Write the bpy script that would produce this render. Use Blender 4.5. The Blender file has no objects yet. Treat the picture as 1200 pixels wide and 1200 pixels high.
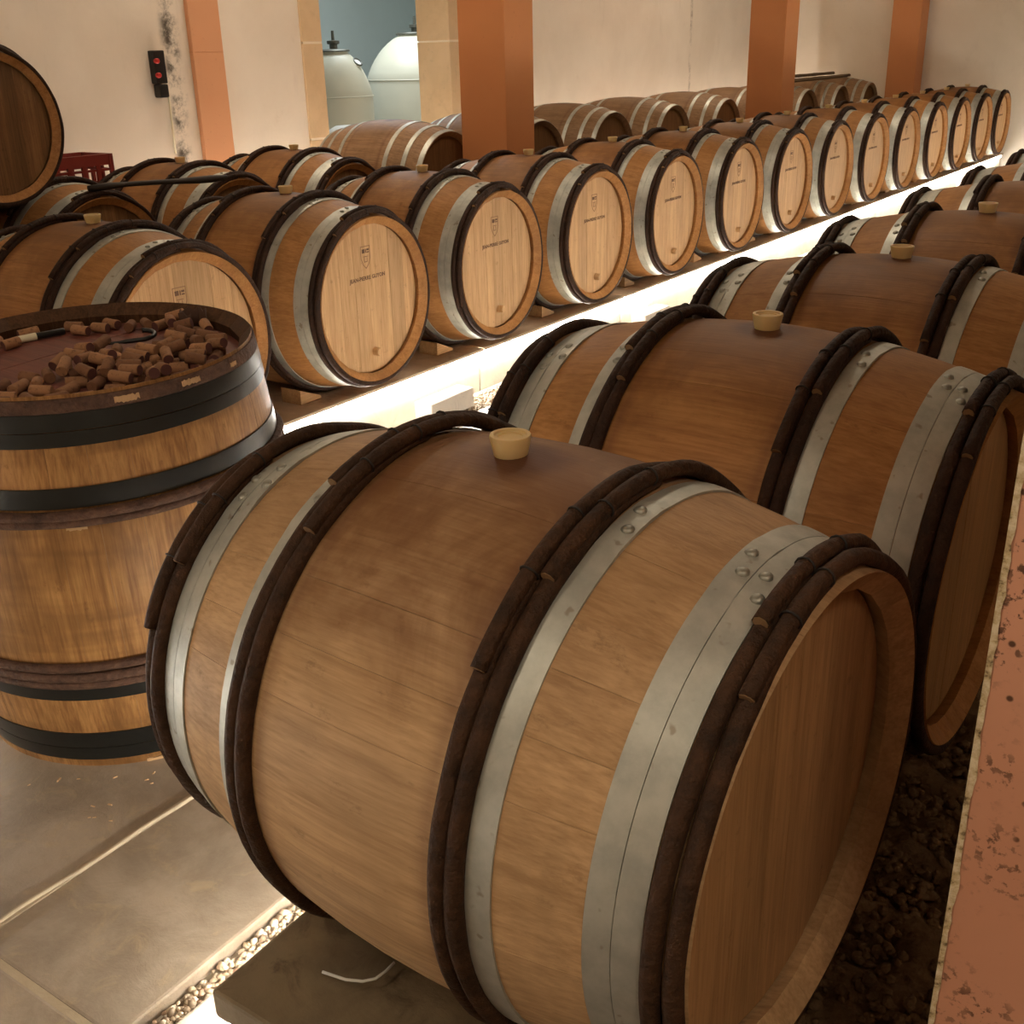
import bpy, bmesh, math, random
import numpy as np
from mathutils import Matrix, Vector, noise
random.seed(7); RNG = np.random.default_rng(7)
S = bpy.context.scene
COL = S.collection
PI = math.pi

# ------------------------------------------------------------------ camera
F_PX = 1297.0                                   # focal length for a 1200 px frame
YAW, PITCH, ROLL = -0.6077, -0.3948, -0.0258
CAM = np.array([2.7538, -3.0287, 0.8509])
fw = np.array([math.sin(YAW)*math.cos(PITCH), math.cos(YAW)*math.cos(PITCH), math.sin(PITCH)])
rt = np.array([math.cos(YAW), -math.sin(YAW), 0.0]); up = np.cross(rt, fw)
r2 = math.cos(ROLL)*rt + math.sin(ROLL)*up; u2 = -math.sin(ROLL)*rt + math.cos(ROLL)*up
cam = bpy.data.cameras.new('camera'); cam_o = bpy.data.objects.new('camera', cam); COL.objects.link(cam_o)
cam.sensor_width = 36; cam.lens = F_PX/1200*36; cam.clip_start = 0.02
cam_o.matrix_world = Matrix(((r2[0], u2[0], -fw[0], CAM[0]), (r2[1], u2[1], -fw[1], CAM[1]), (r2[2], u2[2], -fw[2], CAM[2]), (0, 0, 0, 1)))
S.camera = cam_o
def ray(px, py): return (px-600)/F_PX*r2 - (py-600)/F_PX*u2 + fw
def onz(px, py, z): d = ray(px, py); return CAM + d*(z-CAM[2])/d[2]
def onx(px, py, x): d = ray(px, py); return CAM + d*(x-CAM[0])/d[0]

# ------------------------------------------------------------------ light and exposure
S.view_settings.view_transform = 'Standard'; S.view_settings.look = 'None'
S.view_settings.gamma = 1.0; S.view_settings.use_curve_mapping = False
S.view_settings.exposure = 0.08
LED = 92.0           # radiance of the LED strips along the plinths
W = bpy.data.worlds.new('world'); S.world = W; W.use_nodes = True
W.node_tree.nodes['Background'].inputs[0].default_value = (1.0, .82, .62, 1)
W.node_tree.nodes['Background'].inputs[1].default_value = 0.0
def area(name, loc, rot, sx, sy, power, col):
    l = bpy.data.lights.new(name, 'AREA'); l.shape = 'RECTANGLE'; l.size = sx; l.size_y = sy; l.energy = power; l.color = col
    o = bpy.data.objects.new(name, l); COL.objects.link(o); o.location = loc; o.rotation_euler = rot; return o
WARM = (1.0, .84, .64)
CEIL = 3.05
FILL_LAMPS = [(.7, -4.4, 26), (3.9, -3.9, 34), (.7, 1.5, 20), (.7, 6.5, 20), (-2.1, 2.0, 24), (-2.1, 7.5, 22)]  # unseen ceiling lamps, added for warm fill light
for k, (lx, ly, pw) in enumerate(FILL_LAMPS):
    area('added_fill_light', (lx, ly, CEIL-.1), (0, 0, 0), .25, 1.4, pw, WARM)
area('vat_room_fill_light', (-4.6, 5.4, 2.6), (0, 0, 0), 1.5, 1.5, 85, (.88, .96, 1.0))  # unseen cool area light, added to brighten the vat room

# ------------------------------------------------------------------ helpers
def link(o, parent=None):
    COL.objects.link(o)
    if parent is not None: o.parent = parent
    return o
def obj(name, me, mat=None, parent=None):
    if mat is not None and not me.materials: me.materials.append(mat)
    return link(bpy.data.objects.new(name, me), parent)
def empty(name, loc=(0, 0, 0), rot=(0, 0, 0), sc=1.0):
    o = bpy.data.objects.new(name, None); o.empty_display_size = .1
    o.location = loc; o.rotation_euler = rot; o.scale = (sc, sc, sc); return link(o)
def tag(o, label, cat, group=None, kind=None):
    o['label'] = label; o['category'] = cat
    if group: o['group'] = group
    if kind: o['kind'] = kind
    return o
def struct(o): o['kind'] = 'structure'; return o
def mesh(name, V, Fc, smooth=None):
    me = bpy.data.meshes.new(name); me.from_pydata([tuple(map(float, v)) for v in V], [], Fc)
    bm = bmesh.new(); bm.from_mesh(me); bmesh.ops.recalc_face_normals(bm, faces=bm.faces); bm.to_mesh(me); bm.free()
    if smooth is True: me.polygons.foreach_set('use_smooth', [True]*len(me.polygons))
    elif smooth is not None: me.polygons.foreach_set('use_smooth', [bool(b) for b in smooth])
    me.update(); return me
def raw(name, V, Fc, smooth=False):
    me = bpy.data.meshes.new(name); me.from_pydata([tuple(map(float, v)) for v in V], [], Fc)
    if smooth: me.polygons.foreach_set('use_smooth', [True]*len(me.polygons))
    me.update(); return me
BOXF = [(0, 1, 3, 2), (4, 6, 7, 5), (0, 4, 5, 1), (2, 3, 7, 6), (0, 2, 6, 4), (1, 5, 7, 3)]
def box_vf(a, b): return [(x, y, z) for x in (a[0], b[0]) for y in (a[1], b[1]) for z in (a[2], b[2])], BOXF
def box(name, a, b, bev=0.0, seg=1, cuts=0, rough=0.0, seed=0):
    V, Fc = box_vf(a, b)
    me = mesh(name, V, Fc)
    if bev or cuts or rough:
        bm = bmesh.new(); bm.from_mesh(me)
        if bev: bmesh.ops.bevel(bm, geom=list(bm.edges), offset=bev, segments=seg, affect='EDGES', profile=.6)
        if cuts: bmesh.ops.subdivide_edges(bm, edges=list(bm.edges), cuts=cuts, use_grid_fill=True)
        if rough:
            for v in bm.verts:
                n = noise.noise_vector(v.co*9 + Vector((seed*3.1, seed*1.7, 0))); v.co += n*rough
        bm.to_mesh(me); bm.free()
    return me
def tube_vf(P, rad, n=8, closed=False, cap=True):
    """sweep along polyline P with radii rad -> verts, faces"""
    P = [Vector(p) for p in P]; m = len(P); V = []; Fc = []
    up0 = None
    for i, p in enumerate(P):
        a = P[(i-1) % m] if (closed or i) else p; b = P[(i+1) % m] if (closed or i < m-1) else p
        t = (b-a).normalized()
        if up0 is None: up0 = t.orthogonal().normalized()
        u = (up0 - t*up0.dot(t)).normalized(); up0 = u; w = t.cross(u)
        r = rad[i] if hasattr(rad, '__len__') else rad
        for k in range(n):
            an = 2*PI*k/n; V.append(p + (u*math.cos(an)+w*math.sin(an))*r)
    rng = m if closed else m-1
    for i in range(rng):
        for k in range(n):
            j = (i+1) % m
            Fc.append((i*n+k, i*n+(k+1) % n, j*n+(k+1) % n, j*n+k))
    if cap and not closed:
        Fc.append(tuple(range(n))[::-1]); Fc.append(tuple((m-1)*n+k for k in range(n)))
    return V, Fc
def tube(name, P, rad, n=8, closed=False, smooth=True):
    V, Fc = tube_vf(P, rad, n, closed); return mesh(name, V, Fc, smooth=[smooth and len(f) == 4 for f in Fc])
def lathe_vf(prof, n=32, axis='z', center=(0, 0, 0), cap=True):
    V = []; Fc = []; m = len(prof)
    for (r, h) in prof:
        for k in range(n):
            a = 2*PI*k/n; c, s = r*math.cos(a), r*math.sin(a)
            V.append((center[0]+c, center[1]+s, center[2]+h) if axis == 'z' else (center[0]+h, center[1]+c, center[2]+s))
    for i in range(m-1):
        for k in range(n): Fc.append((i*n+k, i*n+(k+1) % n, (i+1)*n+(k+1) % n, (i+1)*n+k))
    if cap: Fc.append(tuple(range(n))[::-1]); Fc.append(tuple((m-1)*n+k for k in range(n)))
    return V, Fc
def lathe(name, prof, n=32, axis='z', center=(0, 0, 0), cap=True, smooth=True):
    V, Fc = lathe_vf(prof, n, axis, center, cap); me = mesh(name, V, Fc, smooth=[smooth and len(f) == 4 for f in Fc])
    if smooth: me.set_sharp_from_angle(angle=math.radians(38))
    return me
def join_vf(parts):
    V = []; Fc = []
    for v, f in parts:
        o = len(V); V += list(v); Fc += [tuple(i+o for i in q) for q in f]
    return V, Fc

# ------------------------------------------------------------------ materials
class NT:
    def __init__(self, name):
        self.m = bpy.data.materials.new(name); self.m.use_nodes = True
        self.t = self.m.node_tree; self.b = self.t.nodes['Principled BSDF']
    def n(self, typ, **kw):
        d = self.t.nodes.new(typ)
        for k, v in kw.items(): setattr(d, k, v)
        return d
    def l(self, a, b): self.t.links.new(a, b)
    def val(self, x, inp):
        if isinstance(x, (int, float)): inp.default_value = x
        elif isinstance(x, (tuple, list)): inp.default_value = (*x, 1) if len(x) == 3 and inp.type == 'RGBA' else x
        else: self.l(x, inp)
    def coord(self, kind='Object'): return self.n('ShaderNodeTexCoord').outputs[kind]
    def vadd(self, a, b, op='ADD'):
        d = self.n('ShaderNodeVectorMath', operation=op); self.val(a, d.inputs[0]); self.val(b, d.inputs[1]); return d.outputs[0]
    def math(self, op, a, b=0.0, c=0.0, clamp=False):
        d = self.n('ShaderNodeMath', operation=op, use_clamp=clamp); self.val(a, d.inputs[0]); self.val(b, d.inputs[1])
        if len(d.inputs) > 2: self.val(c, d.inputs[2])
        return d.outputs[0]
    def noise(self, vec, scale=1.0, detail=4.0, rough=.55, dist=0.0):
        d = self.n('ShaderNodeTexNoise'); self.l(vec, d.inputs['Vector']); d.inputs['Scale'].default_value = scale
        d.inputs['Detail'].default_value = detail; d.inputs['Roughness'].default_value = rough; d.inputs['Distortion'].default_value = dist
        return d.outputs['Fac']
    def vor(self, vec, scale=1.0, feature='F1'):
        d = self.n('ShaderNodeTexVoronoi', feature=feature); self.l(vec, d.inputs['Vector']); d.inputs['Scale'].default_value = scale; return d.outputs['Distance']
    def scale(self, vec, s):
        d = self.n('ShaderNodeMapping'); self.l(vec, d.inputs['Vector']); d.inputs['Scale'].default_value = s; return d.outputs[0]
    def ramp(self, f, stops):
        d = self.n('ShaderNodeValToRGB'); self.l(f, d.inputs[0]); e = d.color_ramp.elements
        while len(e) < len(stops): e.new(.5)
        for q, (p, c) in zip(e, stops):
            q.position = p; q.color = (*c, 1) if isinstance(c, (tuple, list)) else (c, c, c, 1)
        return d.outputs[0]
    def sstep(self, x, a, b):
        d = self.n('ShaderNodeMapRange', interpolation_type='SMOOTHSTEP'); self.val(x, d.inputs[0])
        d.inputs[1].default_value = a; d.inputs[2].default_value = b; return d.outputs[0]
    def mix(self, f, a, b, mode='MIX'):
        d = self.n('ShaderNodeMix', data_type='RGBA', blend_type=mode); self.val(f, d.inputs[0]); self.val(a, d.inputs[6]); self.val(b, d.inputs[7]); return d.outputs[2]
    def bump(self, h, s=.3, dist=.01):
        d = self.n('ShaderNodeBump'); self.val(h, d.inputs['Height']); d.inputs['Strength'].default_value = s; d.inputs['Distance'].default_value = dist
        self.l(d.outputs[0], self.b.inputs['Normal'])
    def set(self, **kw):
        names = dict(color='Base Color', rough='Roughness', metal='Metallic', spec='Specular IOR Level', sss='Subsurface Weight', trans='Transmission Weight', emis='Emission Color', estr='Emission Strength')
        for k, v in kw.items(): self.val(v, self.b.inputs[names[k]])
        return self
    def rnd(self): return self.n('ShaderNodeObjectInfo').outputs['Random']
    def loc(self): return self.n('ShaderNodeObjectInfo').outputs['Location']
    def sep(self, v):
        d = self.n('ShaderNodeSeparateXYZ'); self.l(v, d.inputs[0]); return d.outputs
    def bright(self, col, f):
        d = self.n('ShaderNodeVectorMath', operation='SCALE'); self.l(col, d.inputs[0]); self.val(f, d.inputs['Scale']); return d.outputs[0]

def oak(name, light, dark, stain=None, RB=.375, grain_axis=0, rough=.55, vary=.22, stain_amt=.75, mott=.35, half=.87/2):
    N = NT(name); c = N.coord(); r = N.rnd()
    off = N.n('ShaderNodeCombineXYZ'); N.l(N.math('MULTIPLY', r, 37.0), off.inputs[0]); N.l(N.math('MULTIPLY', r, 19.0), off.inputs[1])
    cg = N.vadd(c, off.outputs[0])
    s1 = [42, 42, 42]; s1[grain_axis] = 2.2
    s2 = [190, 190, 190]; s2[grain_axis] = 9
    g1 = N.noise(N.scale(cg, s1), 1, 5, .6, .4); g2 = N.noise(N.scale(cg, s2), 1, 3, .6)
    col = N.ramp(N.math('ADD', N.math('MULTIPLY', g1, .52), N.math('MULTIPLY', g2, .48)), [(.38, tuple(.86*x for x in dark)), (.61, light)])
    col = N.bright(col, N.math('ADD', 1-vary/2, N.math('MULTIPLY', r, vary)))
    world = N.vadd(c, N.loc())
    mo = N.noise(world, 4.0, 4, .6)
    col = N.mix(N.math('MULTIPLY', N.sstep(mo, .45, .75), mott), col, tuple(.62*x for x in dark))
    ring = N.noise(N.scale(world, (13, 1.6, 1.6)), 1, 3, .6)
    col = N.mix(N.math('MULTIPLY', N.sstep(ring, .50, .70), mott*.6), col, tuple(.55*x for x in dark))
    fine = N.noise(N.scale(world, (18, 34, 34)), 1, 5, .75)
    col = N.mix(N.math('MULTIPLY', N.sstep(fine, .58, .72), .5), col, tuple(.5*x for x in dark))
    if stain:
        xyz = N.sep(c); zc = N.math('DIVIDE', N.math('SUBTRACT', xyz[2], RB), RB)
        nz = N.noise(world, 6, 5, .65, .6)
        t = N.sstep(N.math('ADD', zc, N.math('MULTIPLY', N.math('SUBTRACT', nz, .5), .9)), .45, 1.05)
        ax = N.math('ABSOLUTE', xyz[0]); band = N.math('MAXIMUM', N.sstep(ax, .25, .12), .35)
        col = N.mix(N.math('MULTIPLY', N.math('MULTIPLY', t, band), stain_amt), col, stain)
        rim = N.sstep(ax, .15, .135); rim2 = N.sstep(ax, .115, .15)
        col = N.mix(N.math('MULTIPLY', N.math('MULTIPLY', rim, rim2), .45), col, (.10, .028, .02))
        bung = N.n('ShaderNodeVectorMath', operation='DISTANCE'); N.l(c, bung.inputs[0]); bung.inputs[1].default_value = (.008, 0, 2*RB)
        col = N.mix(N.math('MULTIPLY', N.sstep(N.math('ADD', bung.outputs['Value'], N.math('MULTIPLY', N.math('SUBTRACT', nz, .5), .10)), .085, .03), .75), col, (.07, .022, .014))
    N.set(color=col, rough=N.math('ADD', rough-.08, N.math('MULTIPLY', g1, .16)), spec=.2)
    N.bump(N.math('ADD', g2, N.math('MULTIPLY', g1, .6)), .16, .004)
    return N.m
def plain(name, col, rough=.5, metal=0.0, var=.15, scale=8, bump=0.0, spec=.4):
    N = NT(name); c = N.coord(); k = N.noise(N.vadd(c, N.loc()), scale, 5, .6)
    N.set(color=N.mix(k, tuple(x*(1-var) for x in col), tuple(min(1, x*(1+var)) for x in col)), rough=rough, metal=metal, spec=spec)
    if bump: N.bump(k, bump, .01)
    return N.m
MAT = {}
MAT['oak'] = oak('barrel_oak', (.52, .335, .175), (.41, .245, .118), stain=(.140, .056, .018), vary=.10, stain_amt=.9, mott=.45)
MAT['oak_row'] = oak('barrel_oak_amber', (.45, .225, .080), (.35, .160, .052), stain=(.135, .052, .014), vary=.12, mott=.5)
MAT['oak_metal'] = oak('barrel_oak_grey', (.34, .21, .115), (.24, .135, .066), stain=(.15, .075, .035), stain_amt=.4)
MAT['head'] = oak('head_oak', (.585, .365, .185), (.48, .28, .125), grain_axis=2, vary=.26, mott=.05)
MAT['head_plain'] = oak('head_oak_plain', (.43, .250, .112), (.34, .185, .078), grain_axis=2, vary=.2, mott=.25)
MAT['head_dark'] = oak('head_oak_dark', (.22, .115, .045), (.15, .072, .028), grain_axis=2, vary=.5, mott=.25)
MAT['old_oak'] = oak('cask_oak_weathered', (.37, .195, .072), (.22, .105, .036), grain_axis=0, vary=.16, mott=.85, rough=.42)
MAT['old_inner'] = oak('cask_inside_dark', (.10, .048, .022), (.055, .026, .012), vary=.3, mott=.4)
MAT['old_head'] = oak('cask_head_winestained', (.20, .070, .050), (.13, .042, .032), grain_axis=1, vary=.2, mott=.3)
def galv(name, base):
    N = NT(name); c = N.vadd(N.coord(), N.loc()); k = N.noise(c, 14, 6, .65); v = N.vor(c, 60)
    col = N.mix(N.sstep(k, .35, .7), base, tuple(x*.74 for x in base))
    sp = N.noise(c, 45, 2, .5); col = N.mix(N.math('MULTIPLY', N.sstep(sp, .66, .74), .6), col, (.20, .15, .09))
    N.set(color=col, metal=.62, rough=N.math('ADD', .38, N.math('MULTIPLY', k, .26)))
    N.bump(N.math('ADD', k, N.math('MULTIPLY', v, .25)), .08, .004); return N.m
MAT['galv'] = galv('galvanised_hoop', (.50, .51, .46))
MAT['rivet'] = plain('dull_rivet', (.30, .30, .26), .45, .7)
def twigmat(name, a, b):
    N = NT(name); c = N.vadd(N.coord(), N.loc()); k = N.noise(c, 22, 6, .65); k2 = N.noise(c, 95, 3, .6)
    col = N.ramp(N.math('ADD', N.math('MULTIPLY', k, .7), N.math('MULTIPLY', k2, .3)), [(.30, a), (.72, b)])
    N.set(color=col, rough=.68, spec=.22); N.bump(N.math('ADD', k, k2), .8, .006); return N.m
MAT['twig'] = twigmat('chestnut_bark', (.012, .006, .003), (.075, .033, .014))
MAT['twig_row'] = twigmat('chestnut_bark_dark', (.012, .006, .0035), (.055, .023, .011))
MAT['twig_old'] = twigmat('old_brown_hoop', (.030, .015, .011), (.135, .072, .046))
MAT['cut'] = plain('cut_twig_end', (.23, .13, .055), .7)
MAT['splinter'] = plain('splintered_oak', (.46, .29, .15), .75)
MAT['tie'] = plain('dark_binding', (.012, .008, .006), .6)
MAT['iron'] = plain('black_iron_hoop', (.012, .013, .012), .34, .35, .4, 25, .06, .6)
def silicone():
    N = NT('silicone_bung'); N.set(color=(.78, .58, .28), rough=.3, sss=.6, trans=.3); N.b.inputs['Subsurface Radius'].default_value = (.03, .02, .008); return N.m
MAT['bung'] = silicone()
MAT['ink'] = plain('branded_ink', (.115, .055, .026), .7)
MAT['ink_pale'] = plain('branded_ink_pale', (.25, .135, .065), .7)
def plaster():
    N = NT('lime_plaster'); c = N.coord(); k = N.noise(c, 1.1, 6, .6, .3); k2 = N.noise(c, 9, 5, .65)
    col = N.mix(N.sstep(k, .35, .7), (.82, .74, .63), (.74, .655, .545))
    col = N.mix(N.math('MULTIPLY', N.sstep(k2, .60, .78), .22), col, (.58, .48, .36))
    s = N.noise(N.scale(c, (1, 3.0, .5)), 1.6, 6, .7)
    col = N.mix(N.math('MULTIPLY', N.sstep(s, .58, .76), .28), col, (.52, .43, .33))
    xyz = N.sep(c)
    wob = N.math('MULTIPLY', N.math('SUBTRACT', N.noise(N.scale(c, (3, 3, 5)), 1, 4, .6), .5), .09)
    for yy, w, am, dk in ((1.575, .085, .95, (.065, .052, .04)), (8.36, .035, .6, (.16, .11, .07))):   # mould along two cracks of the wall
        d = N.math('ABSOLUTE', N.math('SUBTRACT', N.math('ADD', xyz[1], wob), yy))
        m = N.math('MULTIPLY', N.sstep(d, w, w*.25), N.sstep(N.noise(c, 6.5, 6, .75), .40, .62))
        col = N.mix(N.math('MULTIPLY', m, am), col, dk)
    N.set(color=col, rough=.9, spec=.15); N.bump(N.math('ADD', k2, k), .25, .01); return N.m
MAT['plaster'] = plaster()
def terracotta(name, a, b, mould=0.0):
    N = NT(name); c = N.coord(); k = N.noise(c, 2.2, 6, .6); k2 = N.noise(c, 40, 3, .6)
    col = N.mix(k, a, b); col = N.mix(N.math('MULTIPLY', N.sstep(k2, .64, .75), .25), col, tuple(x*.55 for x in a))
    if mould:
        big = N.noise(c, 5.5, 5, .6)
        sp = N.noise(c, 75, 4, .65); m1 = N.math('MULTIPLY', N.sstep(sp, .53, .60), N.sstep(big, .42, .58))
        sp2 = N.vor(N.vadd(c, (3.3, 1.2, .4)), 55); m2 = N.math('MULTIPLY', N.sstep(sp2, .24, .12), N.sstep(N.noise(c, 8, 3, .6), .46, .54))
        col = N.mix(N.math('MULTIPLY', N.math('MAXIMUM', m1, m2), mould), col, (.085, .038, .020))
        col = N.mix(N.math('MULTIPLY', N.sstep(N.noise(c, 3.1, 4, .5), .52, .72), .4), col, (.60, .34, .24))
    N.set(color=col, rough=.62, spec=.35); N.bump(N.math('ADD', k, N.math('MULTIPLY', k2, .5)), .12, .006); return N.m
MAT['terra'] = terracotta('terracotta_paint', (.50, .190, .070), (.58, .245, .095))
MAT['terra_pale'] = terracotta('terracotta_pale', (.66, .320, .165), (.72, .375, .20))
MAT['terra_mould'] = terracotta('terracotta_mouldy', (.56, .262, .160), (.62, .315, .200), .95)
def chip():
    N = NT('chipped_plaster_edge'); c = N.coord(); k = N.noise(c, 60, 5, .7)
    N.set(color=N.ramp(k, [(.36, (.13, .085, .04)), (.46, (.52, .40, .22)), (.6, (.70, .60, .42))]), rough=.85); N.bump(k, .5, .005); return N.m
MAT['chip'] = chip()
def stone(name, a, b, dirt=(.10, .07, .045), dirt_amt=.4, rough=.75, sc=1.0, spec=.3, bump=.35):
    N = NT(name); c = N.vadd(N.coord(), N.loc()); k = N.noise(c, 3.2*sc, 7, .65, .4); k2 = N.noise(c, 28*sc, 4, .6); k3 = N.noise(c, 9*sc, 6, .7, .8)
    col = N.mix(N.sstep(k, .32, .68), a, b); col = N.mix(N.math('MULTIPLY', N.sstep(k3, .50, .72), dirt_amt), col, dirt)
    col = N.mix(N.math('MULTIPLY', N.sstep(k2, .60, .72), .25), col, tuple(x*.6 for x in a))
    N.set(color=col, rough=N.math('ADD', rough-.15, N.math('MULTIPLY', k, .3)), spec=spec); N.bump(N.math('ADD', k3, N.math('MULTIPLY', k2, .5)), bump, .008); return N.m
MAT['slab'] = stone('floor_slab_concrete', (.34, .275, .21), (.215, .168, .122), (.40, .30, .18), .55, .42, 1.4, .5, .3)
MAT['mortar'] = stone('pale_mortar', (.46, .38, .27), (.36, .29, .2), dirt_amt=.3)
MAT['plinth'] = stone('plinth_stone', (.66, .52, .39), (.50, .38, .27), (.26, .15, .10), .55)
MAT['beam'] = stone('dark_beam_stone', (.20, .155, .095), (.115, .085, .05), (.045, .028, .014), .75, .55, 1.3, .45)
MAT['kerb'] = stone('kerb_stone', (.60, .54, .44), (.50, .44, .35), dirt_amt=.25)
MAT['block'] = stone('cut_stone_block', (.56, .50, .42), (.46, .40, .33), dirt_amt=.35)
MAT['pale_joint'] = plain('pale_joint', (.85, .74, .58), .9)
MAT['jamb'] = stone('dressed_limestone', (.70, .52, .32), (.63, .45, .265), (.50, .36, .22), .25, .85, .7, .2, .12)
MAT['soil'] = stone('dark_soil', (.24, .150, .080), (.15, .090, .045), (.06, .034, .016), .6, .9, 4, .2, 1.0)
def gravelmat():
    N = NT('river_gravel'); g = N.n('ShaderNodeAttribute', attribute_name='tone'); 
    col = N.ramp(g.outputs['Fac'], [(0, (.16, .11, .07)), (.35, (.42, .32, .21)), (.7, (.62, .54, .42)), (1, (.34, .20, .12))])
    N.set(color=col, rough=.6); return N.m
MAT['gravel'] = gravelmat()
MAT['wedge'] = oak('wedge_pine', (.42, .24, .10), (.28, .15, .06), grain_axis=1, vary=.8, mott=.4)
def cork():
    N = NT('cork'); c = N.coord(); r = N.rnd(); k = N.noise(N.vadd(c, N.vadd(N.loc(), (2, 5, 1))), 110, 4, .7)
    col = N.ramp(r, [(0, (.145, .062, .028)), (.5, (.235, .112, .052)), (1, (.33, .165, .078))])
    col = N.mix(N.math('MULTIPLY', N.sstep(k, .52, .68), .55), col, (.07, .03, .015)); N.set(color=col, rough=.85); N.bump(k, .5, .002); return N.m
MAT['cork'] = cork(); MAT['cork_end'] = plain('wine_soaked_cork_end', (.10, .035, .028), .8)
MAT['black_plastic'] = plain('black_plastic', (.012, .012, .012), .35)
MAT['cream_plastic'] = plain('cream_plastic', (.72, .66, .48), .4)
MAT['red_plastic'] = plain('red_crate_plastic', (.20, .022, .014), .45)
MAT['red_switch'] = plain('red_switch', (.45, .02, .015), .4)
MAT['foil'] = plain('dark_foil', (.06, .026, .014), .75)
MAT['vat'] = plain('vat_fibreglass', (.58, .56, .45), .35, 0, .08, 2)
MAT['vat_dark'] = plain('vat_fitting', (.12, .12, .10), .4, .5)
MAT['white'] = plain('white_plastic', (.86, .88, .86), .35, 0, .04)
MAT['teal'] = plain('teal_grey_wall', (.60, .68, .67), .85, 0, .1, 1.5)
MAT['ceiling'] = plain('ceiling_plaster', (.66, .56, .44), .9, 0, .08, 2)
MAT['cable'] = plain('grey_cable', (.55, .54, .50), .45)
MAT['rusty'] = plain('dark_bar', (.022, .014, .010), .6)
MAT['lath'] = plain('dull_lath', (.15, .10, .055), .8)
def emis(name, col, s):
    N = NT(name); N.set(color=(.8, .8, .8), emis=col, estr=s); return N.m
MAT['led'] = emis('led_strip_light', (1.0, .95, .86), LED)
MAT['led_m'] = emis('led_strip_light_bright', (1.0, .98, .93), LED*.80)
MAT['led_back'] = emis('led_strip_light_wall', (1.0, .93, .82), LED*1.25)
MAT['fill_glow'] = emis('fill_lamp_diffuser', WARM, 4.0)  # glow of the added, unseen ceiling lamps

# ------------------------------------------------------------------ setting
FZ = -.56               # walkway level
PZ = -.375              # top of the plinths the barrels lie on
XW, YE, XR, YB = -2.75, 11.3, 5.6, -6.5
fl = struct(obj('floor', box('floor', (XW-.3, YB, FZ-.20), (XR, YE, FZ-.06)), MAT['soil']))
# walkway slabs, each a piece of its own
joints_y = [-6.4, -5.0, -3.72, -2.345, -.62, .92, 2.35, 3.9, 5.5, 7.1, 8.8, 11.25]
for i in range(len(joints_y)-1):
    for j, (x0, x1) in enumerate([(.06, 1.105), (1.117, 1.49)]):
        a, b = joints_y[i]+.006, joints_y[i+1]-.006
        if j == 0 and i % 2: b -= .0
        me = box('slab', (x0, a, FZ-.06), (x1, b, FZ), bev=.006, seg=2)
        obj('slab', me, MAT['slab'], fl)
mj = [( (1.105, YB+.1, FZ-.03), (1.117, YE-.1, FZ+.001) )]
for y in joints_y[1:-1]: mj.append(((.06, y-.007, FZ-.03), (1.49, y+.007, FZ-.002)))
obj('mortar_joint', mesh('mortar_joint', *join_vf([box_vf(a, b) for a, b in mj])), MAT['mortar'], fl)
# raised squeeze of mortar along the long joint
P = []; R_ = []
for y in np.arange(-3.7, 11, .05):
    P.append((1.111+.004*math.sin(y*9)+.003*math.sin(y*23), y, FZ+.001)); R_.append(.0052+.003*noise.noise(Vector((0, y*6, 1))))
obj('mortar_ridge', tube('mortar_ridge', P, R_, 6), MAT['mortar'], fl)
# ground between the rows and to the right
def ground(name, x0, x1, y0, y1, z, amp, step, mat, sc=7):
    xs = np.arange(x0, x1+step/2, step); ys = np.arange(y0, y1+step/2, step); V = []; Fc = []
    for x in xs:
        for y in ys: V.append((x, y, z + amp*noise.fractal(Vector((x*sc, y*sc, 3)), 1.0, 2.0, 4)))
    n = len(ys)
    for i in range(len(xs)-1):
        for j in range(n-1): Fc.append((i*n+j, (i+1)*n+j, (i+1)*n+j+1, i*n+j+1))
    return obj(name, raw(name, V, Fc, True), mat, fl)
ground('soil_bed', 2.305, 3.6, -3.2, 1.8, FZ-.03, .035, .014, MAT['soil'], 11)

def wallbox(name, a, b, mat, parent=None):
    o = obj(name, box(name, a, b), mat, parent); return struct(o) if parent is None else o
# wall behind the rows, with the doorway to the vat room
DY0, DY1, DTOP, WT = 2.82, 4.20, 2.3, .28
wl = struct(empty('wall_left'))
for a, b in (((XW-WT, YB, FZ-.2), (XW, 2.63, CEIL)), ((XW-WT, 4.40, FZ-.2), (XW, YE+.2, CEIL)), ((XW-WT, 2.63, DTOP+.2), (XW, 4.40, CEIL))):
    obj('plaster_face', box('plaster_face', a, b), MAT['plaster'], wl)
tr = struct(empty('trim_1'))
zj = [FZ-.1, .335, .93, 1.55, DTOP]
for y0, y1 in ((2.63, DY0), (DY1, 4.40)):
    for k in range(len(zj)-1):
        me = box('jamb_stone', (XW-WT-.02, y0, zj[k]+.004), (XW+.012, y1, zj[k+1]-.004), bev=.005)
        obj('jamb_stone', me, MAT['jamb'], tr)
obj('jamb_mortar', box('jamb_mortar', (XW-WT, 2.64, FZ), (XW+.0105, DY0-.006, DTOP)), MAT['pale_joint'], tr)
obj('jamb_mortar', box('jamb_mortar', (XW-WT, DY1+.003, FZ), (XW+.0105, 4.39, DTOP)), MAT['pale_joint'], tr)
obj('lintel_stone', box('lintel_stone', (XW-WT-.02, 2.63, DTOP+.004), (XW+.012, 4.40, DTOP+.2), bev=.005), MAT['jamb'], tr)
wallbox('wall_end', (XW, YE, FZ-.2), (XR, YE+.2, CEIL), MAT['plaster'])
wallbox('wall_right', (XR, YB, FZ-.2), (XR+.2, YE+.2, CEIL), MAT['plaster'])
wallbox('wall_back', (XW-WT, YB-.2, FZ-.2), (XR+.2, YB, CEIL), MAT['plaster'])
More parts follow.
